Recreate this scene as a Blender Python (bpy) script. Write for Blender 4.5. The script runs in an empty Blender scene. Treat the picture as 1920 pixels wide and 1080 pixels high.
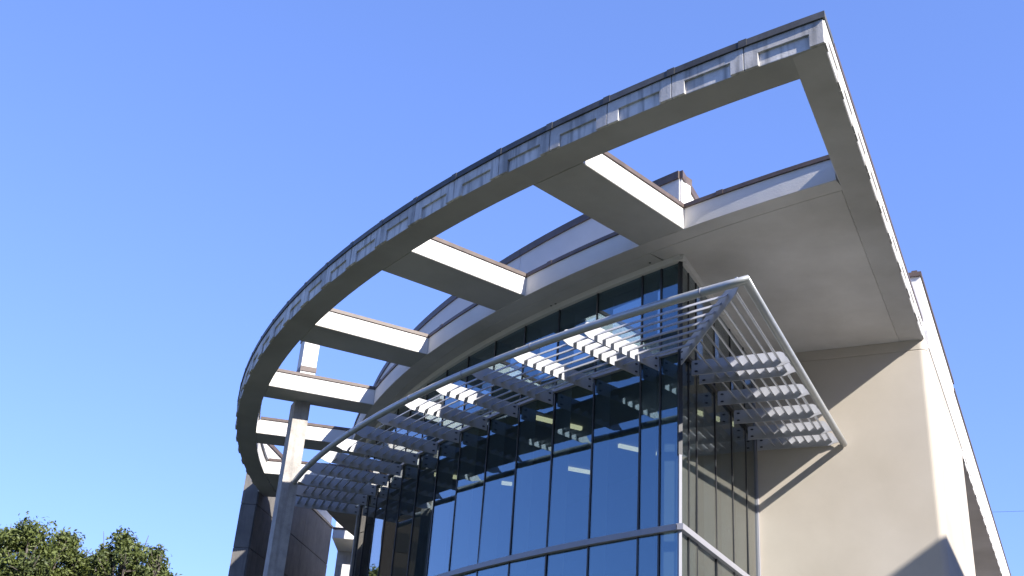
import bpy, bmesh, math, random
from mathutils import Vector, Matrix
random.seed(7)
scn = bpy.context.scene
COL = scn.collection
rad = math.radians

# ------------------------------------------------------------------ camera
EYE = 1.65
F_PX = 2078.7
pitch, roll, head = 0.45310, 0.07594, 0.47388
fw = Vector((-math.sin(head)*math.cos(pitch), math.cos(head)*math.cos(pitch), math.sin(pitch)))
r0 = Vector((math.cos(head), math.sin(head), 0)); u0 = r0.cross(fw)
rt = math.cos(roll)*r0 + math.sin(roll)*u0
up = -math.sin(roll)*r0 + math.cos(roll)*u0
cd = bpy.data.cameras.new('camera'); cam = bpy.data.objects.new('camera', cd); COL.objects.link(cam)
cd.sensor_width = 36; cd.lens = F_PX/1920*36; cd.clip_end = 3000; cd.clip_start = .05
m = Matrix((rt, up, -fw)).transposed().to_4x4(); m.translation = (0, 0, EYE)
cam.matrix_world = m
scn.camera = cam

# ------------------------------------------------------------------ sky, sun, exposure
SUN_EL, SUN_AZ = rad(33), rad(111.5)          # azimuth from +Y towards +X
w = bpy.data.worlds.new('World'); scn.world = w; w.use_nodes = True
nt = w.node_tree; nt.nodes.clear()
sky = nt.nodes.new('ShaderNodeTexSky'); sky.sky_type = 'NISHITA'; sky.sun_disc = False
sky.sun_elevation = SUN_EL; sky.sun_rotation = SUN_AZ
sky.air_density = 1.0; sky.dust_density = 0.0; sky.ozone_density = 6.0; sky.altitude = 100
bg = nt.nodes.new('ShaderNodeBackground'); bg.inputs['Strength'].default_value = 0.15
wo = nt.nodes.new('ShaderNodeOutputWorld')
gm = nt.nodes.new('ShaderNodeGamma'); gm.inputs['Gamma'].default_value = .6     # one even response for the whole sky
tn = nt.nodes.new('ShaderNodeMix'); tn.data_type = 'RGBA'; tn.blend_type = 'MULTIPLY'; tn.inputs['Factor'].default_value = 1
tn.inputs['B'].default_value = (.71, .84, 1.386, 1)
nt.links.new(sky.outputs[0], gm.inputs[0]); nt.links.new(gm.outputs[0], tn.inputs['A'])
nt.links.new(tn.outputs['Result'], bg.inputs[0]); nt.links.new(bg.outputs[0], wo.inputs[0])
sd = bpy.data.lights.new('sun', 'SUN'); sd.energy = 4.2; sd.angle = rad(.53); sd.color = (1, .94, .86)
so = bpy.data.objects.new('sun', sd); COL.objects.link(so)
sdir = Vector((math.sin(SUN_AZ)*math.cos(SUN_EL), math.cos(SUN_AZ)*math.cos(SUN_EL), math.sin(SUN_EL)))
so.rotation_euler = sdir.to_track_quat('Z', 'Y').to_euler()
scn.view_settings.view_transform = 'Standard'; scn.view_settings.look = 'None'
scn.view_settings.gamma = 1; scn.view_settings.use_curve_mapping = False
scn.view_settings.exposure = 1.4
scn.cycles.max_bounces = 10; scn.cycles.glossy_bounces = 6; scn.cycles.transparent_max_bounces = 16

# ------------------------------------------------------------------ materials
def mat(name, col, rough=.7, metal=0., var=.12, scale=3., streak=0., streak_col=None, bump=0., fine=40., spec=.5, stain=0.):
    M = bpy.data.materials.new(name); M.use_nodes = True
    t = M.node_tree; b = t.nodes['Principled BSDF']
    b.inputs['Roughness'].default_value = rough; b.inputs['Metallic'].default_value = metal
    b.inputs['Specular IOR Level'].default_value = spec
    tc = t.nodes.new('ShaderNodeNewGeometry')
    n1 = t.nodes.new('ShaderNodeTexNoise'); n1.inputs['Scale'].default_value = scale; n1.inputs['Detail'].default_value = 8; n1.inputs['Roughness'].default_value = .65
    t.links.new(tc.outputs['Position'], n1.inputs['Vector'])
    cr = t.nodes.new('ShaderNodeValToRGB')
    c = Vector(col[:3])
    cr.color_ramp.elements[0].position = .3; cr.color_ramp.elements[1].position = .7
    cr.color_ramp.elements[0].color = (*(c*(1-var)), 1); cr.color_ramp.elements[1].color = (*(c*(1+var)), 1)
    t.links.new(n1.outputs['Fac'], cr.inputs['Fac'])
    out = cr.outputs['Color']
    if streak:
        mp = t.nodes.new('ShaderNodeMapping'); mp.inputs['Scale'].default_value = (5, 5, .45)
        n2 = t.nodes.new('ShaderNodeTexNoise'); n2.inputs['Scale'].default_value = 2.2; n2.inputs['Detail'].default_value = 6
        t.links.new(tc.outputs['Position'], mp.inputs['Vector']); t.links.new(mp.outputs[0], n2.inputs['Vector'])
        r2 = t.nodes.new('ShaderNodeValToRGB'); r2.color_ramp.elements[0].position = .48; r2.color_ramp.elements[1].position = .68
        r2.color_ramp.elements[0].color = (0, 0, 0, 1); r2.color_ramp.elements[1].color = (streak, streak, streak, 1)
        t.links.new(n2.outputs['Fac'], r2.inputs['Fac'])
        mx = t.nodes.new('ShaderNodeMix'); mx.data_type = 'RGBA'
        t.links.new(r2.outputs['Color'], mx.inputs['Factor']); t.links.new(out, mx.inputs['A'])
        mx.inputs['B'].default_value = (*(streak_col or (c*.45)), 1)
        out = mx.outputs['Result']
    if stain:
        n4 = t.nodes.new('ShaderNodeTexNoise'); n4.inputs['Scale'].default_value = .45; n4.inputs['Detail'].default_value = 5
        t.links.new(tc.outputs['Position'], n4.inputs['Vector'])
        r4 = t.nodes.new('ShaderNodeValToRGB'); r4.color_ramp.elements[0].position = .4; r4.color_ramp.elements[1].position = .75
        r4.color_ramp.elements[0].color = (1, 1, 1, 1); v = 1-stain; r4.color_ramp.elements[1].color = (v, v*.98, v*.94, 1)
        t.links.new(n4.outputs['Fac'], r4.inputs['Fac'])
        m4 = t.nodes.new('ShaderNodeMix'); m4.data_type = 'RGBA'; m4.blend_type = 'MULTIPLY'; m4.inputs['Factor'].default_value = 1
        t.links.new(out, m4.inputs['A']); t.links.new(r4.outputs['Color'], m4.inputs['B']); out = m4.outputs['Result']
    t.links.new(out, b.inputs['Base Color'])
    if bump:
        n3 = t.nodes.new('ShaderNodeTexNoise'); n3.inputs['Scale'].default_value = fine; n3.inputs['Detail'].default_value = 5
        t.links.new(tc.outputs['Position'], n3.inputs['Vector'])
        bp = t.nodes.new('ShaderNodeBump'); bp.inputs['Strength'].default_value = bump; bp.inputs['Distance'].default_value = .02
        t.links.new(n3.outputs['Fac'], bp.inputs['Height']); t.links.new(bp.outputs[0], b.inputs['Normal'])
    return M

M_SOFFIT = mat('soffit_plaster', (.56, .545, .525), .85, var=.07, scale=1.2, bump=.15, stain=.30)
M_WHITE = mat('white_plaster', (.66, .645, .615), .8, var=.04, scale=1.5, bump=.15, stain=.08)
M_CREAM = mat('cream_plaster', (.51, .465, .40), .85, var=.04, scale=1.1, bump=.07, fine=60., stain=.16)
def per_object_tone(M, amt):
    t = M.node_tree; b = t.nodes['Principled BSDF']; src = b.inputs['Base Color'].links[0].from_socket
    oi = t.nodes.new('ShaderNodeObjectInfo'); mr = t.nodes.new('ShaderNodeMapRange'); mr.inputs['To Min'].default_value = 1-amt; mr.inputs['To Max'].default_value = 1+amt
    t.links.new(oi.outputs['Random'], mr.inputs['Value'])
    m = t.nodes.new('ShaderNodeMix'); m.data_type = 'RGBA'; m.blend_type = 'MULTIPLY'; m.inputs['Factor'].default_value = 1
    t.links.new(src, m.inputs['A']); t.links.new(mr.outputs[0], m.inputs['B']); t.links.new(m.outputs['Result'], b.inputs['Base Color'])
    return M
M_FASCIA = mat('weathered_precast', (.60, .58, .55), .85, var=.2, scale=3, streak=.7, streak_col=(.2, .2, .195), bump=.1)
M_BEAMU = mat('shaded_beam_underside', (.42, .415, .40), .85, var=.08, scale=1.2, bump=.15, stain=.2)  # darker than the beam sides: shade put into the colour
M_EDGE = mat('shaded_edge_soffit', (.48, .47, .455), .85, var=.08, scale=1.2, bump=.15, stain=.25)  # darker than the slab: light falloff put into the colour
M_ENDW = mat('shaded_board_concrete', (.16, .15, .14), .85, var=.2, scale=2.5, streak=.5, streak_col=(.1, .095, .09), bump=.35)  # darker copy of the board concrete, the wall's shade put into the colour
M_RING = mat('shaded_ring_soffit', (.38, .375, .36), .85, var=.08, scale=1.2, bump=.15, stain=.2)  # outer ring underside, its shade put into the colour
M_CONC = mat('board_concrete', (.36, .34, .315), .85, var=.24, scale=4, streak=.45, streak_col=(.2, .19, .18), bump=.35)
M_BRONZE = mat('bronze_flashing', (.105, .078, .066), .5, var=.25, scale=5, spec=.4)
M_GREYCAP = mat('weathered_grey_flashing', (.085, .085, .085), .55, var=.3, scale=6, spec=.4)
M_ALU = mat('painted_aluminium', (.40, .41, .44), .4, var=.05, scale=4)
M_RAIL = mat('rail_aluminium', (.40, .42, .43), .34, metal=.35, var=.08, scale=8)
M_DARK = mat('dark_mullion', (.022, .024, .028), .4, var=.1)
M_TRANSOM = mat('grey_transom', (.27, .275, .31), .35, var=.05)
M_BOLT = mat('bolt_dark', (.03, .03, .035), .5)
M_INT = mat('interior_wall', (.16, .16, .16), .9, var=.1)
M_INTL = mat('interior_light', (.45, .47, .48), .8, var=.05)
M_LAWN = mat('lawn_green', (.042, .05, .026), .95, var=.3, scale=2, bump=.3)
M_GROUND = mat('pale_bounce_paving', (.36, .335, .30), .9, var=.12, scale=.6, bump=.2)
M_BARK = mat('bark', (.08, .068, .055), .9, var=.3, scale=8, bump=.5, fine=12)
M_MIRBLOCK = mat('mirror_block_dark', (.022, .019, .017), .9, spec=.1)  # near black, so the added block mirrors as dark panes
M_MIRWIN = mat('mirror_block_window', (.012, .012, .013), .9, spec=.1)
M_NEIGH = mat('neighbour_plaster', (.42, .40, .37), .85)

per_object_tone(M_FASCIA, .16); per_object_tone(M_CONC, .07); per_object_tone(M_GREYCAP, .25)
def glass_mat():
    M = bpy.data.materials.new('coated_glass'); M.use_nodes = True
    t = M.node_tree; t.nodes.clear()
    o = t.nodes.new('ShaderNodeOutputMaterial'); mix = t.nodes.new('ShaderNodeMixShader')
    g = t.nodes.new('ShaderNodeBsdfGlossy'); g.inputs['Roughness'].default_value = .004
    tint = t.nodes.new('ShaderNodeMix'); tint.data_type = 'RGBA'; tint.inputs['A'].default_value = (.50, .81, 1, 1); tint.inputs['B'].default_value = (1, 1, .97, 1)
    f2 = t.nodes.new('ShaderNodeMath'); f2.operation = 'MULTIPLY'; f2.inputs[1].default_value = 3.5; f2.use_clamp = True
    t.links.new(tint.outputs['Result'], g.inputs['Color'])
    tr = t.nodes.new('ShaderNodeBsdfTransparent'); tr.inputs['Color'].default_value = (.48, .54, .56, 1)
    fr = t.nodes.new('ShaderNodeFresnel'); fr.inputs['IOR'].default_value = 1.5
    ma = t.nodes.new('ShaderNodeMath'); ma.operation = 'MULTIPLY_ADD'; ma.inputs[1].default_value = .95; ma.inputs[2].default_value = .145; ma.use_clamp = True
    geo = t.nodes.new('ShaderNodeNewGeometry')
    io = t.nodes.new('ShaderNodeMath'); io.operation = 'MULTIPLY_ADD'; io.inputs[1].default_value = -.8333; io.inputs[2].default_value = 1.5
    t.links.new(geo.outputs['Backfacing'], io.inputs[0]); t.links.new(io.outputs[0], fr.inputs['IOR'])
    n = t.nodes.new('ShaderNodeTexNoise'); n.inputs['Scale'].default_value = .9; n.inputs['Detail'].default_value = 1
    bp = t.nodes.new('ShaderNodeBump'); bp.inputs['Strength'].default_value = .05; bp.inputs['Distance'].default_value = .03
    t.links.new(geo.outputs['Position'], n.inputs['Vector']); t.links.new(n.outputs['Fac'], bp.inputs['Height']); t.links.new(bp.outputs[0], g.inputs['Normal'])
    t.links.new(fr.outputs[0], f2.inputs[0]); t.links.new(f2.outputs[0], tint.inputs['Factor'])
    t.links.new(fr.outputs[0], ma.inputs[0]); t.links.new(ma.outputs[0], mix.inputs[0])
    t.links.new(tr.outputs[0], mix.inputs[1]); t.links.new(g.outputs[0], mix.inputs[2]); t.links.new(mix.outputs[0], o.inputs[0])
    return M
M_GLASS = glass_mat()
M_LAMP = bpy.data.materials.new('lamp_glow'); M_LAMP.use_nodes = True
_b = M_LAMP.node_tree.nodes['Principled BSDF']; _b.inputs['Emission Color'].default_value = (1, .86, .5, 1); _b.inputs['Emission Strength'].default_value = .9

# ------------------------------------------------------------------ mesh helpers
def mesh_obj(name, verts, faces, m, parent=None, smooth=False, mats=None, fm=None):
    me = bpy.data.meshes.new(name); me.from_pydata([tuple(v) for v in verts], [], faces); me.update()
    bm = bmesh.new(); bm.from_mesh(me); bmesh.ops.recalc_face_normals(bm, faces=bm.faces); bm.to_mesh(me); bm.free()
    for q in (mats or [m]): me.materials.append(q)
    if fm:
        for p, i in zip(me.polygons, fm): p.material_index = i
    if smooth:
        for p in me.polygons: p.use_smooth = True
    return link(name, me, parent)
def link(name, me, parent=None, mtx=None):
    o = bpy.data.objects.new(name, me); COL.objects.link(o)
    if parent: o.parent = parent
    if mtx is not None: o.matrix_world = mtx
    return o
class MB:
    def __init__(s): s.v = []; s.f = []; s.m = []
    def add(s, v, f, mi=0):
        n = len(s.v); s.v += [tuple(x) for x in v]; s.f += [[i+n for i in q] for q in f]; s.m += [mi]*len(f)
    def build(s, name, mats, parent=None, smooth=False):
        if not isinstance(mats, list): mats = [mats]
        return mesh_obj(name, s.v, s.f, None, parent, smooth, mats, s.m)
BOXF = [(0, 3, 2, 1), (4, 5, 6, 7), (0, 1, 5, 4), (1, 2, 6, 5), (2, 3, 7, 6), (3, 0, 4, 7)]
def boxv(x0, x1, y0, y1, z0, z1):
    return [(x0, y0, z0), (x1, y0, z0), (x1, y1, z0), (x0, y1, z0), (x0, y0, z1), (x1, y0, z1), (x1, y1, z1), (x0, y1, z1)]
def area(p): return .5*sum(p[i][0]*p[(i+1) % len(p)][1]-p[(i+1) % len(p)][0]*p[i][1] for i in range(len(p)))
def inset(poly, d):
    n = len(poly); out = []
    for i in range(n):
        a, b, c = Vector(poly[i-1]), Vector(poly[i]), Vector(poly[(i+1) % n])
        e1 = (b-a).normalized(); e2 = (c-b).normalized()
        n1 = Vector((-e1.y, e1.x)); n2 = Vector((-e2.y, e2.x)); k = n1+n2
        q = b+k*(d/max(.15, k.dot(n1))) if k.length > 1e-6 else b+n1*d
        out.append((q.x, q.y))
    return out
def prism(poly, z0, z1, ch=.012, top=False):
    """closed prism of a plan polygon; bottom (and top) arris chamfered"""
    poly = [tuple(p[:2]) for p in poly]
    if area(poly) < 0: poly = poly[::-1]
    n = len(poly); rings = []
    if ch: rings.append([(x, y, z0) for x, y in inset(poly, ch)]); rings.append([(x, y, z0+ch) for x, y in poly])
    else: rings.append([(x, y, z0) for x, y in poly])
    if top and ch: rings.append([(x, y, z1-ch) for x, y in poly]); rings.append([(x, y, z1) for x, y in inset(poly, ch)])
    else: rings.append([(x, y, z1) for x, y in poly])
    v = [p for r in rings for p in r]; f = [list(range(n))[::-1], [len(v)-n+i for i in range(n)]]
    for k in range(len(rings)-1):
        for i in range(n): f.append([k*n+i, k*n+(i+1) % n, (k+1)*n+(i+1) % n, (k+1)*n+i])
    return v, f
def sweep(path_fn, prof, ts):
    """sweep closed (r,z) profile; path_fn(t, r) -> (x, y)"""
    v = []; f = []; n = len(prof)
    for t in ts:
        for r, z in prof: x, y = path_fn(t, r); v.append((x, y, z))
    for k in range(len(ts)-1):
        for i in range(n): f.append([k*n+i, k*n+(i+1) % n, (k+1)*n+(i+1) % n, (k+1)*n+i])
    f.append(list(range(n))); f.append([(len(ts)-1)*n+i for i in range(n)][::-1])
    return v, f
def lin(a, b, n): return [a+(b-a)*i/n for i in range(n+1)]
def tube(pts, r, n=10, rad_fn=None):
    v = []; f = []; pts = [Vector(p) for p in pts]
    for i, p in enumerate(pts):
        if i == 0: t = pts[1]-p
        elif i == len(pts)-1: t = p-pts[-2]
        else: t = (pts[i+1]-p).normalized()+(p-pts[i-1]).normalized()
        t.normalize(); a = t.cross(Vector((0, 0, 1)) if abs(t.z) < .95 else Vector((1, 0, 0))).normalized(); b = t.cross(a)
        k = 1
        if 0 < i < len(pts)-1:
            k = 1/max(.5, t.dot((pts[i+1]-p).normalized()))
        rr = rad_fn(i) if rad_fn else r
        for j in range(n):
            q = 2*math.pi*j/n; v.append(p+a*math.cos(q)*rr*k+b*math.sin(q)*rr)
    for i in range(len(pts)-1):
        for j in range(n): f.append([i*n+j, i*n+(j+1) % n, (i+1)*n+(j+1) % n, (i+1)*n+j])
    f.append(list(range(n))[::-1]); f.append([(len(pts)-1)*n+j for j in range(n)])
    return v, f
def thing(name, label, cat, loc=(0, 0, 0), group=None):
    o = bpy.data.objects.new(name, None); COL.objects.link(o); o.location = loc
    o['label'] = label; o['category'] = cat
    if group: o['group'] = group
    return o
def Z(rel): return rel+EYE

# ------------------------------------------------------------------ plan of the building (metres, camera over the origin)
S = 8.63/8.5                                   # canopy soffit 8.63 m above the eye
CX, CY = 3.22*S, 37.18*S
def PC(r, deg): a = rad(deg); return (CX-r*S*math.sin(a), CY-r*S*math.cos(a))
ZS = Z(8.63)
R_OUT, R_RING, R_IN, R_INB = 26.92, 26.40, 24.00, 23.70
XE, XEI = -1.63*S, -2.06*S                      # right edge of the canopy, inner side of its edge beam
GX, GY, GR = 3.79, 39.54, 25.50                # glass front
def PG(r, deg): a = rad(deg); return (GX-r*math.sin(a), GY-r*math.cos(a))
GC = PG(GR, 19.98)                              # corner of the glass box
YW = 20.0                                      # front face of the cream wall
GS1 = (-4.84, YW)                               # side glass meets the wall
FIN_A = [20.86, 21.78, 24.15, 26.42, 28.70, 30.95, 33.30, 35.45, 37.66, 39.85, 42.0, 44.2, 46.35, 48.65]

# ------------------------------------------------------------------ ground
g = mesh_obj('ground', [(-600, -600, 0), (600, -600, 0), (600, 600, 0), (-600, 600, 0)], [(0, 1, 2, 3)], M_LAWN); g['kind'] = 'structure'
g = mesh_obj('plaza', boxv(-7, 8, 13.5, 60, -.1, .004), BOXF, M_GROUND); g['kind'] = 'structure'  # unseen pale patch, added to bounce light onto the right-hand soffit

# ------------------------------------------------------------------ the building
B = thing('cultural_building', 'pale modern building with curved open-bay canopy, blue glass front and metal sunshade', 'building', (-5, 20, 0))
B_INV = Matrix.Translation((-5, 20, 0))
def part(o, parent=None):
    o.parent = parent or B
    o.matrix_parent_inverse = (parent.matrix_world.inverted() if parent and parent is not B else B_INV.inverted())
    return o
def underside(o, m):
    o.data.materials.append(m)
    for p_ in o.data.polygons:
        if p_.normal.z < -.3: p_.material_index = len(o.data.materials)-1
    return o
def P(mb_or_vf, name, m, parent=None, smooth=False, label=None):
    if isinstance(mb_or_vf, MB): o = mb_or_vf.build(name, m, None, smooth)
    else: o = mesh_obj(name, mb_or_vf[0], mb_or_vf[1], m, None, smooth)
    part(o, parent)
    if label: o['label'] = label
    return o

# --- canopy: corner slab and soffit band are the canopy's own mesh
TOPB = .365*S
def arc_pts(r, a, b, n): return [PC(r, x) for x in lin(a, b, n)]
def edge_phi(r, x):                             # angle where radius r meets the line x
    return math.degrees(math.asin((CX-x)/(r*S)))
slab = arc_pts(R_INB, edge_phi(R_INB, XEI), 21.0, 10)+[PG(GR-.4, 20.5), (-5.3, YW+.3), (XEI, YW+.3)]
canopy = P(prism(slab, ZS, ZS+TOPB, .012), 'canopy', M_SOFFIT, label='curved concrete canopy with square openings to the sky')
band_prof = [(22.55, 8.63+EYE), (R_INB-.012, ZS), (R_INB, ZS+.012), (R_INB, ZS+TOPB), (22.55, ZS+TOPB)]
P(sweep(lambda t, r: PC(r, t), band_prof, lin(21.0, 66, 48)), 'soffit_band', M_SOFFIT, canopy)
ib = [(R_INB+.0, ZS+.012), (R_INB+.012, ZS), (R_IN-.006, ZS), (R_IN, ZS+.006), (R_IN, ZS+TOPB), (R_INB, ZS+TOPB)]
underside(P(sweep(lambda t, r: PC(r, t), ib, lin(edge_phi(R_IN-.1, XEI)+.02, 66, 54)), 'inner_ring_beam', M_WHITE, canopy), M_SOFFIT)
P(sweep(lambda t, r: PC(r, t), [(22.55, ZS), (25.2, ZS), (25.2, ZS+TOPB), (22.55, ZS+TOPB)], lin(66.05, 80, 16)), 'far_soffit', M_SOFFIT, canopy)
rb = [(R_RING, ZS+.006), (R_RING+.006, ZS), (R_OUT-.037, ZS), (R_OUT-.035, ZS+.01), (R_OUT-.035, ZS+TOPB), (R_RING, ZS+TOPB)]
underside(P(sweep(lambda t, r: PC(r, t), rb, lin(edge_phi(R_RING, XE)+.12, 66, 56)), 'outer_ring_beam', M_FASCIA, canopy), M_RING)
yo = PC(R_OUT-.02, edge_phi(R_OUT-.02, XE))[1]-.025
yi = PC(R_OUT-.06, edge_phi(R_OUT-.06, XEI))[1]
P(prism([(XEI, yi+.02), (XE-.014, yo+.03), (XE-.014, YW+.3), (XEI, YW+.3)], ZS-.001, ZS+TOPB-.002, .012), 'edge_beam', M_EDGE, canopy)
BEAMS = [(18.80, 20.92), (27.55, 29.67), (36.15, 38.22), (44.63, 46.40), (52.5, 54.4), (60.5, 66)]
for a, b in BEAMS:
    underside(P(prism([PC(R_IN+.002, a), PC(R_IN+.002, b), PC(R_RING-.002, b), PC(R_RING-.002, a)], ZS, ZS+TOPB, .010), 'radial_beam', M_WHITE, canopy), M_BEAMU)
    c = (b-a)/2; da = .05
    P(prism([PC(R_IN+.03, a-da), PC(R_IN+.03, b+da), PC(R_RING-.05, b+da), PC(R_RING-.05, a-da)], ZS+TOPB+.001, ZS+TOPB+.075, .006), 'beam_flashing', M_BRONZE, canopy)
# flashing along the inner ring and edge beam
def flash(r0, r1, a, b, z0, z1, n=2, name='flashing', m=None):
    P(sweep(lambda t, r: PC(r, t), [(r0, z0), (r1, z0), (r1, z1), (r0, z1)], lin(a, b, n)), name, m or M_BRONZE, canopy)
a = edge_phi(R_IN, XEI)+.1
while a < 65.5:
    b = min(a+4.38, 66)
    flash(R_INB-.1, R_IN+.028, a+.012, b-.012, ZS+TOPB+.003, ZS+TOPB+.072, 4)
    flash(R_INB-.12, R_IN+.036, b-.14, b+.14, ZS+TOPB+.004, ZS+TOPB+.08, 1, 'flashing_splice')
    a = b
# outer coping
PITCH = 2.19; PH0 = 10.40
k = 0; a = PH0-.05
while a < 64:
    b = (PH0+PITCH*(k+1))
    if k == 0:
        xq = XE+.014
        pl = [PC(R_OUT+.022, q) for q in lin(edge_phi(R_OUT+.022, xq), b-.015, 3)]+[PC(R_RING-.03, q) for q in lin(b-.015, edge_phi(R_RING-.03, xq), 3)]
        P(prism(pl, ZS+.345*S+.003, ZS+.44*S, 0), 'coping', M_GREYCAP, canopy)
    else: flash(R_RING-.03, R_OUT+.022, a+.015, b-.015, ZS+.345*S+.003, ZS+.44*S, 3, 'coping', M_GREYCAP)
    flash(R_RING-.034, R_OUT+.027, b-.12, b+.12, ZS+.342*S, ZS+.447*S, 1, 'coping_splice', M_GREYCAP)
    a = b; k += 1
# fascia panels: a frame with a recess open at the bottom, one mesh shared
PWID = 2*R_OUT*S*math.sin(rad(PITCH/2)); FH = .345*S
def fascia_mesh(wid, d=.036, m=None):
    h = wid/2-.006; s = h-.185; t = .19*S
    mb = MB()
    U = [(-h, 0), (-s, 0), (-s, t), (s, t), (s, 0), (h, 0), (h, FH), (-h, FH)]
    n = len(U)
    v = [(x, 0, z) for x, z in U]+[(x, d, z) for x, z in U]
    f = [[0, 1, 2, 7], [2, 3, 6, 7], [3, 4, 5, 6], [8, 15, 10, 9], [10, 15, 14, 11], [11, 14, 13, 12]]
    for i in range(n): f.append([i, (i+1) % n, n+(i+1) % n, n+i])
    mb.add(v, f)
    me = mb.build('fascia_panel', m or M_FASCIA)
    bm = bmesh.new(); bm.from_mesh(me.data)
    bmesh.ops.bevel(bm, geom=[e for e in bm.edges if e.calc_face_angle(0) > 1], offset=.004, segments=1, affect='EDGES')
    bm.to_mesh(me.data); bm.free()
    d_ = me.data; bpy.data.objects.remove(me); return d_
fme = fascia_mesh(PWID)
def place_panel(p0, p1, z, me=fme):
    p0 = Vector((*p0, z)); p1 = Vector((*p1, z)); x = (p1-p0).normalized(); y = Vector((-x.y, x.x, 0))
    M = Matrix((x, y, Vector((0, 0, 1)))).transposed().to_4x4(); M.translation = (p0+p1)/2
    o = bpy.data.objects.new('fascia_panel', me); COL.objects.link(o); o.parent = canopy
    o.matrix_parent_inverse = Matrix(); o.matrix_basis = M
    return o
for i in range(25):
    place_panel(PC(R_OUT, PH0+PITCH*(i+1)), PC(R_OUT, PH0+PITCH*i), ZS+.002)
# side fascia, front bay and rear wing; sunlit white put into the colour
yc = PC(R_OUT, PH0)[1]
y = yc+.02
NS = int((YW+.1-y)/PWID)
pw = (YW+.02-y)/round((YW+.02-y)/PWID); fme2 = fascia_mesh(pw, .012, M_WHITE); fme3 = fascia_mesh(PWID, .012, M_WHITE)
for i in range(round((YW+.02-y)/pw)):
    place_panel((XE, y+pw*i), (XE, y+pw*(i+1)), ZS+.002, fme2)
P(prism([(XE-.4, yc+.62), (XE+.012, yc+.62), (XE+.012, YW), (XE-.4, YW)], ZS+.349*S, ZS+.437*S, 0), 'coping', M_BRONZE, canopy)

# small fixing holes in the soffit
for (r, aa) in [(23.45, 21.5), (23.42, 27.2), (23.42, 27.5), (23.42, 31.4), (23.4, 31.7), (23.42, 35.5), (23.42, 35.9), (23.4, 40.2)]:
    x, y_ = PC(r, aa); mb = MB(); v = []
    n = 8
    v = [(x+.022*math.cos(j*2*math.pi/n), y_+.022*math.sin(j*2*math.pi/n), z) for z in (ZS-.006, ZS+.02) for j in range(n)]
    mb.add(v, [list(range(n))[::-1], list(range(n, 2*n))]+[[j, (j+1) % n, n+(j+1) % n, n+j] for j in range(n)])
    P(mb, 'soffit_hole', M_BOLT, canopy)

# --- cream end wall under the canopy
cr = .13; YB = 26.55
arcp = [(XE+.02-cr+cr*math.sin(t), YW+cr-cr*math.cos(t)) for t in lin(0, math.pi/2, 8)]
wallpoly = [(GS1[0]+.03, YW)]+arcp+[(XE+.02, YB), (GS1[0]+.03, YB)]
fwall = P(prism(wallpoly, 0, ZS-.20, .012, True), 'front_wall', M_CREAM, label='cream plaster end wall beside the glass')
for p_ in fwall.data.polygons: p_.use_smooth = False
P(prism(wallpoly, ZS-.20, ZS-.003, .012), 'wall_band', M_CREAM, fwall)
# upper storey behind the canopy
ZT = Z(10.28)
up_ = P(prism([(GC[0]-.02, 20.55), (XE+.0, 20.55), (XE+.0, 26.5), (GC[0]-.02, 26.5)], ZS+TOPB-.05, ZT-.09, 0), 'upper_storey', M_WHITE, label='white upper storey with brown flashing')
P(prism([(GC[0]-.05, 20.5), (XE+.03, 20.5), (XE+.03, 26.5), (GC[0]-.05, 26.5)], ZT-.09, ZT, 0), 'flashing', M_BRONZE, up_)
P(prism([(XE-.16, 20.62), (XE-.05, 20.62), (XE-.05, 22), (XE-.16, 22)], ZT, ZT+.09, 0), 'flashing_upstand', M_BRONZE, up_)
P(prism([(XE-.16, 20.46), (XE+.04, 20.46), (XE+.04, 26.5), (XE-.16, 26.5)], ZS-.001, ZS+TOPB+.01, .01), 'parapet_strip', M_WHITE, up_)
# curved upper wall over the glass
a = 20.0
wl = None
while a < 58:
    b = a+9.4
    prof = [(GR+.02, ZS+TOPB-.1), (GR+.02, ZT-.13), (GR-.3, ZT-.13), (GR-.3, ZS+TOPB-.1)]
    P(sweep(lambda t, r: PG(r, t), prof, lin(a+.012, b-.012, 10)), 'wall_panel', M_WHITE, up_)
    for q in range(2):
        aa, bb = a+q*4.7, a+(q+1)*4.7
        P(sweep(lambda t, r: PG(r, t), [(GR+.05, ZT-.13), (GR+.05, ZT+.02), (GR-.34, ZT+.02), (GR-.34, ZT-.13)], lin(aa+.01, bb-.01, 5)), 'flashing', M_BRONZE, up_)
        P(sweep(lambda t, r: PG(r, t), [(GR-.1, ZT+.02), (GR-.1, ZT+.12), (GR-.4, ZT+.12), (GR-.4, ZT+.02)], lin(aa+.35, bb-.01, 5)), 'flashing_upstand', M_BRONZE, up_)
    a = b
P(prism([(GC[0]+.02, GC[1]), (GC[0]-.3, GC[1]+.1), (GC[0]-.3, 20.55), (GC[0]+.02, 20.55)], ZS+TOPB-.1, ZT-.13, 0), 'side_wall_panel', M_WHITE, up_)
P(prism([(GC[0]+.05, GC[1]-.03), (GC[0]-.34, GC[1]+.1), (GC[0]-.34, 20.5), (GC[0]+.05, 20.5)], ZT-.129, ZT+.021, 0), 'flashing', M_BRONZE, up_)
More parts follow.
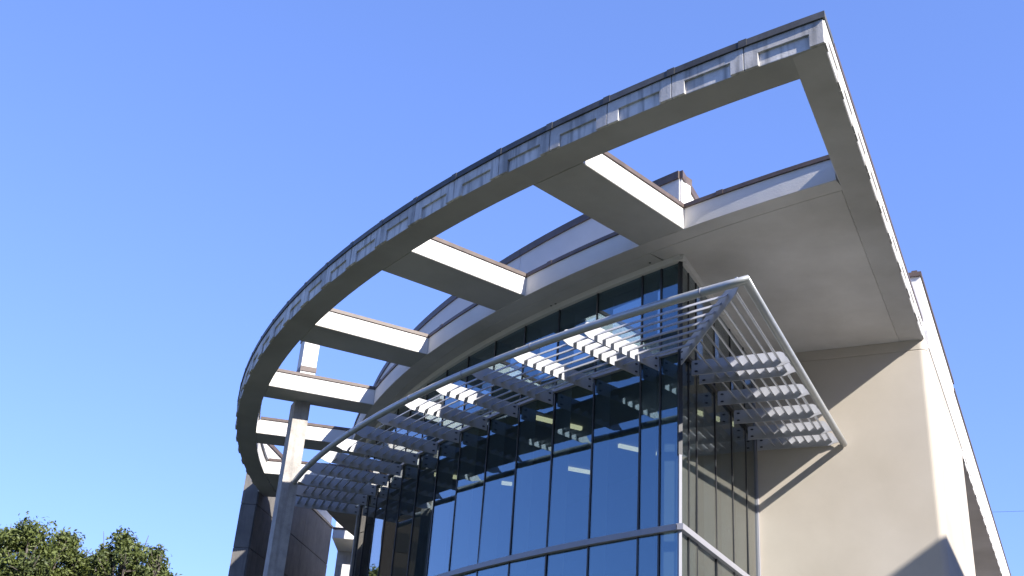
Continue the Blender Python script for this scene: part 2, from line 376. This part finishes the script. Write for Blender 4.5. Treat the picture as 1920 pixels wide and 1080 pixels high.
# rear wing along the right side
wing = P(prism([(-5.5, 26.5), (XE-.014, 26.5), (XE-.014, 52), (-5.5, 52)], ZS, ZS+TOPB, .01), 'rear_canopy', M_SOFFIT, label='long rear canopy along the side of the building')
y = 26.52
for i in range(24):
    o = place_panel((XE, y+PWID*i), (XE, y+PWID*(i+1)), ZS+.002, fme3); o.parent = wing
P(prism([(XE-.3, 26.5), (XE-.0, 26.5), (XE-.0, 52), (XE-.3, 52)], ZS+FH+.01, Z(10.02), 0), 'parapet', M_WHITE, wing)
P(prism([(XE-.33, 26.5), (XE+.03, 26.5), (XE+.03, 52), (XE-.33, 52)], Z(10.02), Z(10.1), 0), 'flashing', M_BRONZE, wing)
P(prism([(-5.6, 26.55), (-4.9, 26.55), (-4.9, 52), (-5.6, 52)], 0, ZS, 0), 'rear_wall', M_CREAM, wing)

# --- glass front
ZTR = Z(4.19)
cw = P(sweep(lambda t, r: PG(r, t), [(GR-.02, ZTR-.09), (GR+.075, ZTR-.09), (GR+.075, ZTR), (GR-.02, ZTR)], lin(20.0, 49.0, 40)), 'curtain_wall', M_TRANSOM, label='curved blue glass front divided by dark mullions')
SIDE_DIR = (Vector(GS1)-Vector(GC)).normalized(); SIDE_N = Vector((SIDE_DIR.y, -SIDE_DIR.x))
SIDE_L = (Vector(GS1)-Vector(GC)).length
def PS(s, o): q = Vector(GC)+SIDE_DIR*s+SIDE_N*o; return (q.x, q.y)
P(sweep(lambda t, r: PS(t, r), [(-.02, ZTR-.0901), (.075, ZTR-.0901), (.075, ZTR-.0001), (-.02, ZTR-.0001)], lin(-.075, SIDE_L, 2)), 'side_transom', M_TRANSOM, cw)
for zt, zh in ((ZTR-3.4, .09), (Z(6.93), .05)):
    P(sweep(lambda t, r: PG(r, t), [(GR-.02, zt), (GR+.06, zt), (GR+.06, zt+zh), (GR-.02, zt+zh)], lin(20.0, 49.0, 40)), 'transom', M_TRANSOM, cw)
    P(sweep(lambda t, r: PS(t, r), [(-.02, zt), (.06, zt), (.06, zt+zh), (-.02, zt+zh)], lin(-.05, SIDE_L, 2)), 'side_transom', M_DARK, cw)
# head trim against the soffit
P(sweep(lambda t, r: PG(r, t), [(GR-.1, ZS-.085), (GR+.07, ZS-.085), (GR+.10, ZS-.003), (GR-.1, ZS-.003)], lin(19.85, 49.4, 44)), 'head_trim', M_WHITE, cw)
P(sweep(lambda t, r: PS(t, r), [(-.1, ZS-.084), (.06, ZS-.084), (.09, ZS-.004), (-.1, ZS-.004)], lin(-.09, SIDE_L, 2)), 'head_trim', M_WHITE, cw)
MULL = [19.98]+FIN_A
ROWS = [(.05, ZTR-3.4), (ZTR-3.31, ZTR-.09), (ZTR, Z(6.93)), (Z(6.98), ZS-.085)]
def bar(p, dx, dy, hw, d0, d1, z0, z1):         # upright bar at plan point p, outward normal (dx,dy)
    t = (-dy, dx)
    c = [(p[0]+t[0]*s*hw+dx*o, p[1]+t[1]*s*hw+dy*o) for s, o in ((-1, d0), (1, d0), (1, d1), (-1, d1))]
    return prism(c, z0, z1, 0)
for A_ in MULL[1:]:
    dx, dy = -math.sin(rad(A_)), -math.cos(rad(A_))
    P(bar(PG(GR, A_), dx, dy, .016, -.02, .012, .02, ZS-.085), 'mullion', M_DARK, cw)
    P(bar(PG(GR, A_), dx, dy, .045, -.34, -.03, .02, ZS-.085), 'inner_mullion', M_INTL, cw)
SIDE_S = [.42, .82, 1.84, 2.82, 3.72]
for s in SIDE_S:
    P(bar(PS(s, 0), SIDE_N.x, SIDE_N.y, .016, -.02, .01, .02, ZS-.085), 'mullion', M_DARK, cw)
    P(bar(PS(s, 0), SIDE_N.x, SIDE_N.y, .025, -.2, -.03, .02, ZS-.085), 'inner_mullion', M_INTL, cw)
P(bar(PS(SIDE_L-.03, 0), SIDE_N.x, SIDE_N.y, .03, -.05, .03, .02, ZS-.09), 'end_mullion', M_TRANSOM, cw)
cn = (Vector((SIDE_N.x, SIDE_N.y))+Vector((-math.sin(rad(20)), -math.cos(rad(20))))).normalized()
P(bar(GC, cn.x, cn.y, .022, -.06, .035, .02, Z(5.25)), 'corner_mullion', M_TRANSOM, cw)  # pale below, dark above: half-lit look put into the two colours
P(bar(GC, cn.x, cn.y, .03, -.06, .035, Z(5.251), ZS-.09), 'corner_mullion', M_DARK, cw)
P(bar(PG(GR, 49.1), -math.sin(rad(49.1)), -math.cos(rad(49.1)), .09, -.35, .06, .02, ZS-.09), 'end_post', M_CONC, cw)
def pane(p0, p1, z0, z1, tilt=.003):
    p0 = Vector(p0); p1 = Vector(p1); e = (p1-p0).normalized(); n = Vector((e.y, -e.x)); p0 += e*.008; p1 -= e*.008
    t1, t2 = random.gauss(0, tilt), random.gauss(0, tilt); hh = (z1-z0); ww = (p1-p0).length
    def q(p, z, o, s): o2 = o+t1*(z-(z0+z1)/2)+t2*s*ww/2; return (p.x+n.x*o2, p.y+n.y*o2, z)
    v = [q(p0, z0, 0, -1), q(p1, z0, 0, 1), q(p1, z1, 0, 1), q(p0, z1, 0, -1), q(p0, z0, -.012, -1), q(p1, z0, -.012, 1), q(p1, z1, -.012, 1), q(p0, z1, -.012, -1)]
    P((v, [(0, 1, 2, 3), (7, 6, 5, 4), (0, 4, 5, 1), (1, 5, 6, 2), (2, 6, 7, 3), (3, 7, 4, 0)]), 'glass_pane', M_GLASS, cw)
for (z0, z1) in ROWS:
    for i in range(len(MULL)-1):
        pane(PG(GR, MULL[i+1]), PG(GR, MULL[i]), z0+.004, z1-.004)
    ss = [0]+SIDE_S+[SIDE_L-.03]
    for i in range(len(ss)-1): pane(PS(ss[i], 0), PS(ss[i+1], 0), z0+.004, z1-.004)
# rooms behind the glass
room = P(sweep(lambda t, r: PG(r, t), [(GR-5.2, .02), (GR-5.0, .02), (GR-5.0, ZS-.1), (GR-5.2, ZS-.1)], lin(25.3, 88.0, 44)), 'back_wall', M_INT)
for zf in (Z(3.75), Z(7.35)):
    P(prism([PG(GR-.45, q) for q in lin(21.2, 48.9, 24)]+[PG(GR-5.0, q) for q in lin(48.9, 25.3, 20)], zf, zf+.3, 0), 'ceiling_slab', M_INT, room)
q0 = PG(GR-.3, 48.9); q1 = (q0[0]-.545*12.3, q0[1]+.838*12.3); q2 = (q0[0]+.2, q0[1]+.1)
P(prism([q0, q1, (q1[0]+.3, q1[1]+.2), (q0[0]+.3, q0[1]+.2)], .02, ZS-.004, 0), 'return_wall', M_CONC, room)  # hidden wall, lengthened to block sun from the end wall
qa = (q0[0]-.545*4.5, q0[1]+.838*4.5)
P(prism([qa, q1, (q1[0]+.3, q1[1]+.2), (qa[0]+.3, qa[1]+.2)], ZS, Z(12.1), 0), 'sun_block_wall', M_WHITE, room)  # added wall, raised high to keep sun off the end wall
P(prism([(qa[0]-.04, qa[1]), (q1[0]-.04, q1[1]+.03), (q1[0]+.34, q1[1]+.22), (qa[0]+.34, qa[1]+.2)], Z(12.1), Z(12.23), 0), 'flashing', M_BRONZE, room)
P(prism([q1, (-16.2, 39.2), (-16.0, 39.0), (q1[0]+.3, q1[1]-.1)], .02, ZS, 0), 'rear_partition', M_INT, room)
P(prism([(q0[0]+.3, q0[1]+.2), (q1[0]+.3, q1[1]), (-16.2, 38.9)]+[PG(GR-5.1, q) for q in lin(88, 49.0, 24)], Z(7.36), Z(7.64), 0), 'ceiling_slab', M_INT, room)
for (aa, ra, rb_) in [(31.4, 1.0, 2.2), (31.9, 3.4, 4.3), (43.2, .9, 1.75), (42.6, 2.4, 3.0), (25.2, 3.0, 4.2), (37.4, 3.2, 4.2)]:
    p_ = Vector(PG(GR-ra, aa)); q_ = Vector(PG(GR-rb_, aa-.3)); n_ = (q_-p_).normalized().orthogonal()*.035
    P(prism([tuple(p_-n_), tuple(q_-n_), tuple(q_+n_), tuple(p_+n_)], Z(7.27), Z(7.345), 0), 'ceiling_light', M_LAMP, room)

# --- sunshade: rail, upright fins, tilted blades
RAILR = 27.45; ZRAIL = Z(6.72)
RX = -3.21
# rail: curved run to the corner, then straight run to the wall
ca = math.degrees(math.asin((GX-RX)/RAILR))
rp = [(*PG(RAILR, t), ZRAIL) for t in lin(49.4, ca, 60)]
ss_ = [p for p in rp]+[(RX-.02*0, rp[-1][1]+.0001+(19.97-rp[-1][1])*q/6, ZRAIL) for q in range(1, 7)]
shade = P(tube(ss_, .062, 14), 'sunshade', M_RAIL, smooth=True, label='light metal sunshade of fins and blades round the glass corner')
def fin(base, tip, zt=6.95, zb=6.70, thick=.014):
    b = Vector(base); t = Vector(tip); e = (t-b).normalized(); n = Vector((-e.y, e.x)); L = (t-b).length
    prof = [(0.02, zb), (L-.13, zb), (L+.0, zb+.045), (L+.085, zb+.05), (L+.085, zb+.075), (L+.03, zb+.11), (L-.02, zb+.16), (L-.05, zt-.03), (L-.09, zt-.006), (L-.14, zt), (0.02, zt)]
    mb = MB(); k = len(prof)
    v = [(b.x+e.x*s+n.x*o, b.y+e.y*s+n.y*o, Z(z)) for o in (-thick/2, thick/2) for s, z in prof]
    mb.add(v, [list(range(k)), list(range(k, 2*k))[::-1]]+[[i, (i+1) % k, k+(i+1) % k, k+i] for i in range(k)])
    # bolts near the glass and the tab up to the rail
    for s in (.10,):
        for z in (zb+.06, zt-.06):
            for sg in (-1, 1):
                c = b+e*(s)+n*sg*thick/2; q = []
                for j in range(6):
                    an = j*math.pi/3
                    for o in (0, .014): q.append((c.x+e.x*.02*math.cos(an)*1.5+n.x*sg*o, c.y+e.y*.02*math.cos(an)*1.5+n.y*sg*o, Z(z)+.014*math.sin(an)))
                mb.add(q, [[0, 2, 4, 6, 8, 10], [1, 11, 9, 7, 5, 3]]+[[2*j, 2*j+1, (2*j+3) % 12, (2*j+2) % 12] for j in range(6)], 1)
    return P(mb, 'fin', [M_ALU, M_BOLT], shade)
lines = []                                      # (base, tip) of every fin in order, left to right round the corner
for A_ in reversed(FIN_A):
    bt = (PG(GR+.03, A_), PG(RAILR-.13, A_)); fin(*bt); lines.append(bt)
crn = (Vector(GC)+cn*.04, Vector((RX, rp[-1][1]))-cn*.27)
dg = (tuple(crn[0]), tuple(crn[1])); fin(*dg); lines.append(dg)
nfront = len(lines)
for s in SIDE_S+[SIDE_L-.06]:
    b_ = PS(s, .03); t_ = (RX-.13, b_[1]+.0); fin(b_, t_); lines.append((b_, t_))
# blades: pass through the fins at even steps, outer edge lower
def lerp(a, b, t): return Vector((a[0]+(b[0]-a[0])*t, a[1]+(b[1]-a[1])*t))
HB, TILT = .050, rad(45)
def blade(pts, outs):
    v = []; f = []
    for p, o in zip(pts, outs):
        ct, st = math.cos(TILT), math.sin(TILT)
        for a_, b_ in ((HB, .006), (-HB, .006), (-HB, -.006), (HB, -.006)):
            # along blade: outward-down; thickness normal: outward-up
            off = a_*ct+b_*st; z = -a_*st+b_*ct
            v.append((p.x+o.x*off, p.y+o.y*off, Z(6.80)+z))
    for i in range(len(pts)-1):
        for j in range(4): f.append([4*i+j, 4*i+(j+1) % 4, 4*i+4+(j+1) % 4, 4*i+4+j])
    f.append([0, 1, 2, 3]); f.append([4*len(pts)-4+j for j in (3, 2, 1, 0)])
    return P((v, f), 'blade', M_ALU, shade)
for k_ in range(8):
    t = .215+.105*k_ if k_ < 7 else .93
    # front run: arc between fins, finely sampled
    rr = (GR+.03)+(RAILR-.13-GR-.03)*t
    dgp = lerp(*dg, t)
    ae = math.degrees(math.atan2(GX-dgp.x, GY-dgp.y))
    an = lin(48.9, ae, 44)
    if k_ < 7: blade([Vector(PG(rr, q)) for q in an], [Vector((-math.sin(rad(q)), -math.cos(rad(q)))) for q in an])
    e0 = lerp(lines[-1][0], lines[-1][1], t)
    blade([dgp+Vector((.0, .01)), e0+Vector((0, .03))], [SIDE_N, SIDE_N])

# sleeve joints along the curved rail
for A_ in (16.2, 22.9, 26.5, 30.0, 35.2, 40.5, 45.0):
    P(tube([(*PG(RAILR, A_-.03), ZRAIL), (*PG(RAILR, A_+.03), ZRAIL)], .0655, 14), 'rail_sleeve', M_TRANSOM, shade, True)

# --- column carrying the canopy
def radial_box(r0_, r1_, a0, depth, rot=0):
    p = Vector(PC(r0_, a0)); q = Vector(PC(r1_, a0)); e = (q-p).normalized(); n = Vector((e.y, -e.x))
    if n.dot(Vector(PC(r0_, a0+1))-p) < 0: n = -n
    n = (n+e*rot).normalized()
    return [tuple(p), tuple(q), tuple(q+n*depth), tuple(p+n*depth)]
colp = radial_box(25.34, 25.69, 46.05, .5, .08)
column = P(prism(colp, 0, ZS+.02, .02), 'column', M_CONC, label='square concrete column holding up the canopy')
P(prism(colp, ZS+TOPB, Z(10.25), .02), 'column_top', M_WHITE, column)
ctr = Vector((sum(p[0] for p in colp)/4, sum(p[1] for p in colp)/4))
P(prism([tuple(ctr+(Vector(p)-ctr)*1.08) for p in colp], Z(9.38), Z(9.50), 0), 'flashing', M_BRONZE, column)
P(prism([tuple(ctr+(Vector(p)-ctr)*1.1) for p in colp], Z(10.25), Z(10.36), 0), 'flashing', M_BRONZE, column)

# --- concrete wall at the far end of the canopy: straight, in panels, white render above
WB = Vector(PC(26.9, 65)); hw_ = rad(19); WE = Vector((-math.sin(hw_), math.cos(hw_))); WO = Vector((-math.cos(hw_), -math.sin(hw_)))
def PW(s, o): q = WB+WE*s+WO*o; return (q.x, q.y)
def wblock(s0, s1, o0, o1, z0, z1, ch=0, top=False): return prism([PW(s0, o0), PW(s1, o0), PW(s1, o1), PW(s0, o1)], z0, z1, ch, top)
WL = 8.2
ew = P(wblock(.03, WL, .04, .5, .01, Z(9.58)), 'end_wall', M_ENDW, label='tall panelled concrete wall at the far left end')
zz = [.02, Z(1.2), Z(3.05), Z(5.0), Z(6.93), Z(8.24), Z(9.58)]
sx_ = [0, 1.9, 4.9, WL]
for a_ in range(3):
    for b_ in range(6):
        P(wblock(sx_[a_]+.006, sx_[a_+1]-.006, 0, .06, zz[b_]+.006, zz[b_+1]-.006, .014, True), 'concrete_panel', M_ENDW, ew)
for b_ in range(6):
    P(wblock(-.03, .05, .03, .5, zz[b_]+.004, zz[b_+1]-.004, .01, True), 'end_panel', M_ENDW, ew)
P(wblock(-.03, WL+.02, -.03, .53, Z(9.58), Z(9.66)), 'flashing', M_BRONZE, ew)
P(wblock(.0, WL, .06, .45, Z(9.66), Z(10.2)), 'upper_render', M_WHITE, ew)
P(wblock(-.03, WL+.02, .02, .49, Z(10.2), Z(10.32)), 'flashing', M_BRONZE, ew)
# --- link between that wall and the glass volume, seen through the gap
LA = Vector((-24.15, 34.2)); LE = Vector((.88, .47)).normalized(); LN = Vector((LE.y, -LE.x))
def PL(s, o): q = LA+LE*s-LN*o; return (q.x, q.y)
def lblock(s0, s1, o0, o1, z0, z1): return prism([PL(s0, o0), PL(s1, o0), PL(s1, o1), PL(s0, o1)], z0, z1, 0)
lk = P(lblock(-.1, 4, 0, 4, Z(9.29), Z(9.62)), 'link_roof', M_WHITE, label='small white link roof behind the gap beside the glass')
P(lblock(-.12, 4, -.03, 4, Z(9.62), Z(9.69)), 'flashing', M_BRONZE, lk)
P(lblock(-.1, 4, .6, 1.0, Z(9.69), Z(11.2)), 'upper_wall', M_WHITE, lk)
P(lblock(-.1, 4, 2.2, 2.5, .01, Z(9.29)), 'back_wall', M_CONC, lk)
P(lblock(.35, 4, .5, .8, .01, Z(8.45)), 'low_wall', M_WHITE, lk)

# ------------------------------------------------------------------ neighbouring building on the right, whose shadow falls on the wall corner
NB = thing('neighbouring_building', 'plain pale building facing the side of the glass building', 'building', (14, 22, 0))
def PN(vf, name, m):
    o = mesh_obj(name, vf[0], vf[1], m); o.parent = NB; o.matrix_parent_inverse = Matrix.Translation((14, 22, 0)).inverted(); return o
nx = 8.0; nz = Z(5.03)+math.tan(SUN_EL)/math.sin(SUN_AZ)*(nx+1.6)
PN(prism([(nx+.3, 14.6), (22, 14.6), (22, 60), (nx+.3, 60)], 0, nz-.25, 0), 'wall', M_NEIGH)
PN(prism([(nx, 14.3), (22.3, 14.3), (22.3, 60.3), (nx, 60.3)], nz-.25, nz, 0), 'roof', M_BRONZE)
for i in range(12):
    for z in (1.0, 4.6, 8.2):
        PN(prism([(nx+.27, 16+i*3.6), (nx+.32, 16+i*3.6), (nx+.32, 17.6+i*3.6), (nx+.27, 17.6+i*3.6)], z, z+1.8, 0), 'window', M_DARK)

NB2 = thing('sky_blocker', 'tall unseen block added behind the viewer to hold back sky light', 'building', (15, -25, 0))  # unseen block behind the camera, added to cut sky fill on the wall
def PN2(vf, name, m):
    o = mesh_obj(name, vf[0], vf[1], m); o.parent = NB2; o.matrix_parent_inverse = Matrix.Translation((15, -25, 0)).inverted(); return o
PN2(prism([(-14, -34), (46, -34), (46, -16), (-14, -16)], 0, 21, 0), 'wall', M_CONC)
PN2(prism([(-14.3, -34.3), (46.3, -34.3), (46.3, -15.7), (-14.3, -15.7)], 21, 21.4, 0), 'roof', M_BRONZE)
for i in range(13):
    for z in (1.2, 5.2, 9.2, 13.2, 17.2):
        PN2(prism([(-11+i*4.4, -16.03), (-8.4+i*4.4, -16.03), (-8.4+i*4.4, -15.97), (-11+i*4.4, -15.97)], z, z+2, 0), 'window', M_DARK)

# unseen dark block, added beyond the left edge to darken the mirrored panes
tw = azd0 = Vector((-115*math.sin(rad(63.3)), 115*math.cos(rad(63.3)), 0))
TW = thing('dark_mirror_block', 'unseen dark block added past the left picture edge to darken the mirrored panes', 'building', tuple(tw))
te = Vector((math.cos(rad(62)), math.sin(rad(62)))); tn_ = Vector((-te.y, te.x))
def PT(a, b): q = Vector((tw.x, tw.y))+te*a+tn_*b; return (q.x, q.y)
def PTW(vf, name, m):
    o = mesh_obj(name, vf[0], vf[1], m); o.parent = TW; o.matrix_parent_inverse = Matrix.Translation(tw).inverted(); return o
PTW(prism([PT(-17, 0), PT(17, 0), PT(17, 18), PT(-17, 18)], 0, 37, 0), 'wall', M_MIRBLOCK)
PTW(prism([PT(-17.4, -.4), PT(17.4, -.4), PT(17.4, 18.4), PT(-17.4, 18.4)], 37, 37.6, 0), 'roof', M_MIRBLOCK)
for i in range(9):
    for j in range(9):
        PTW(prism([PT(-15.6+i*3.6, -.05), PT(-13.4+i*3.6, -.05), PT(-13.4+i*3.6, .05), PT(-15.6+i*3.6, .05)], 2+j*3.6, 4+j*3.6, 0), 'window', M_MIRWIN)

# ------------------------------------------------------------------ trees
def leaf_mat(name, col):
    M = bpy.data.materials.new(name); M.use_nodes = True; t = M.node_tree; b = t.nodes['Principled BSDF']
    b.inputs['Roughness'].default_value = .55
    at = t.nodes.new('ShaderNodeAttribute'); at.attribute_name = 'tone'
    cr = t.nodes.new('ShaderNodeValToRGB'); c = Vector(col)
    cr.color_ramp.elements[0].color = (*(c*.5), 1); cr.color_ramp.elements[1].color = (c.x*1.7, c.y*1.45, c.z*1.0, 1)
    t.links.new(at.outputs['Fac'], cr.inputs['Fac']); t.links.new(cr.outputs[0], b.inputs['Base Color'])
    tl = t.nodes.new('ShaderNodeBsdfTranslucent'); mx = t.nodes.new('ShaderNodeMixShader'); mx.inputs[0].default_value = .3
    t.links.new(cr.outputs[0], tl.inputs[0]); t.links.new(b.outputs[0], mx.inputs[1]); t.links.new(tl.outputs[0], mx.inputs[2])
    t.links.new(mx.outputs[0], t.nodes['Material Output'].inputs[0]); return M
M_LEAF = leaf_mat('oak_leaves', (.10, .14, .046))
def make_tree(loc, h, w_, seed, label, nclump=60, per=300, leaf=.085, group='trees beyond the lawn', flat=.5):
    rnd = random.Random(seed)
    T = thing('oak_tree', label, 'tree', loc, group)
    R_ = w_/2; zc = h-R_*1.15; cl = []
    for i in range(nclump):                     # clump centres over a lumpy dome
        an = rnd.uniform(0, 6.283); el = math.asin(rnd.uniform(-.55, 1)); k = rnd.uniform(.55, 1)
        sz = rnd.uniform(.12, .28)*R_+.10
        p = Vector((math.cos(an)*math.cos(el)*(R_-sz)*k, math.sin(an)*math.cos(el)*(R_-sz)*k, zc+(math.sin(el)*k)*(h-zc-sz*.9)))
        cl.append((p, sz))
    mb = MB(); fork = Vector((0, 0, h*.38))
    v_, f_ = tube([(0, 0, -.1), (.08, .03, h*.15), (.02, -.05, h*.28), tuple(fork)], .1, 9, lambda i: h*(.034-.005*i)); mb.add(v_, f_)
    limbs = []
    for j in range(7):
        an = j*.9+rnd.uniform(-.3, .3); e = Vector((math.cos(an)*R_*.5, math.sin(an)*R_*.5, zc+rnd.uniform(-.2, .5)*(h-zc)))
        md = fork.lerp(e, .5)+Vector((rnd.gauss(0, .2), rnd.gauss(0, .2), rnd.uniform(.0, .4)))
        v_, f_ = tube([fork, md, e], .1, 6, lambda i: h*(.009-.003*i)); mb.add(v_, f_); limbs.append((md, e))
    for p, sz in cl:
        md, e = min(limbs, key=lambda q: (q[1]-p).length); b0 = md.lerp(e, rnd.uniform(.3, 1))
        mm = b0.lerp(p, .55)+Vector((rnd.gauss(0, .1), rnd.gauss(0, .1), rnd.gauss(.05, .1)))
        v_, f_ = tube([b0, mm, p], .05, 5, lambda i: h*(.0035-.0011*i)); mb.add(v_, f_)
        for q in range(3):
            e2 = p+Vector((rnd.gauss(0, .6), rnd.gauss(0, .6), rnd.gauss(.3, .5)))*sz
            v_, f_ = tube([mm, e2], .02, 4, lambda i: h*(.0022-.0012*i)); mb.add(v_, f_)
    v = []; f = []; tone = []
    for c, cs in cl:
        ct = rnd.uniform(-.2, .2); asp = rnd.uniform(.6, .95)
        for i in range(int(per*(cs/(.23*R_+.12))**2)):
            d = Vector((rnd.gauss(0, 1), rnd.gauss(0, 1), rnd.gauss(0, 1))).normalized()*min(1.25, abs(rnd.gauss(.72, .28)))*cs; d.z *= asp
            p = c+d; nrm = Vector((rnd.gauss(0, 1)+d.x/cs*.6, rnd.gauss(0, 1)+d.y/cs*.6, rnd.gauss(.5, .8)+d.z/cs*.6)).normalized()
            a_ = nrm.orthogonal().normalized(); an = rnd.uniform(0, 6.28); a_ = Matrix.Rotation(an, 3, nrm) @ a_; b_ = nrm.cross(a_)
            s = leaf*rnd.uniform(.55, 1.25); n0 = len(v)
            v += [p-a_*s, p+b_*s*.5+nrm*s*.1, p+a_*s, p-b_*s*.5+nrm*s*.1]; f.append((n0, n0+1, n0+2, n0+3))
            tone.append(min(1, max(0, .45+ct+rnd.gauss(0, .2))))
    o = mb.build('trunk', M_BARK, None, True); o.parent = T
    me = bpy.data.meshes.new('crown'); me.from_pydata([tuple(q) for q in v], [], f); me.materials.append(M_LEAF)
    at = me.attributes.new('tone', 'FLOAT', 'FACE'); at.data.foreach_set('value', tone)
    link('crown', me, T)
    return T
def azd(az, d): return (-d*math.sin(rad(az)), d*math.cos(rad(az)), 0)
def top(el, d): return EYE+d*math.tan(rad(el))
make_tree(azd(49.6, 44), top(11.75, 44), 3.9, 3, 'leafy tree with the tallest round crown at the far left edge', 50)
make_tree(azd(47.9, 45), top(11.6, 45), 2.9, 4, 'second tree from the left, its crown touching the tallest one', 30)
make_tree(azd(46.6, 47), top(10.9, 47), 4.2, 5, 'bushy lower tree wedged in the dip of the row', 44)
make_tree(azd(45.5, 44), top(11.85, 44), 2.7, 11, 'loose tree with branches showing, rising right of the dip', 24, 240)
make_tree(azd(44.2, 45), top(11.75, 45), 3.0, 12, 'open thin-leaved tree near the right end of the row', 24, 190)
make_tree(azd(43.3, 46), top(10.7, 46), 2.4, 17, 'slim low tree at the right end of the row', 20, 200)
make_tree(azd(51.6, 46), top(10.9, 46), 4.4, 8, 'tree cut off by the left picture edge', 50)
make_tree((-44, 1.0, 0), 12.2, 6, 31, 'round tree on the lawn, mirrored low in the blue glass', 70, 220, .11)

# ------------------------------------------------------------------ overhead cable beyond the rear wing
cb = [Vector((-6+i*4.0, 75, EYE+19.98+.06*i-.012*i*(12-i)+.13)) for i in range(13)]
v_, f_ = tube(cb, .009, 5)
o = mesh_obj('overhead_cable', v_, f_, M_DARK); o['label'] = 'thin dark overhead cable crossing the sky at the right edge'; o['category'] = 'cable'
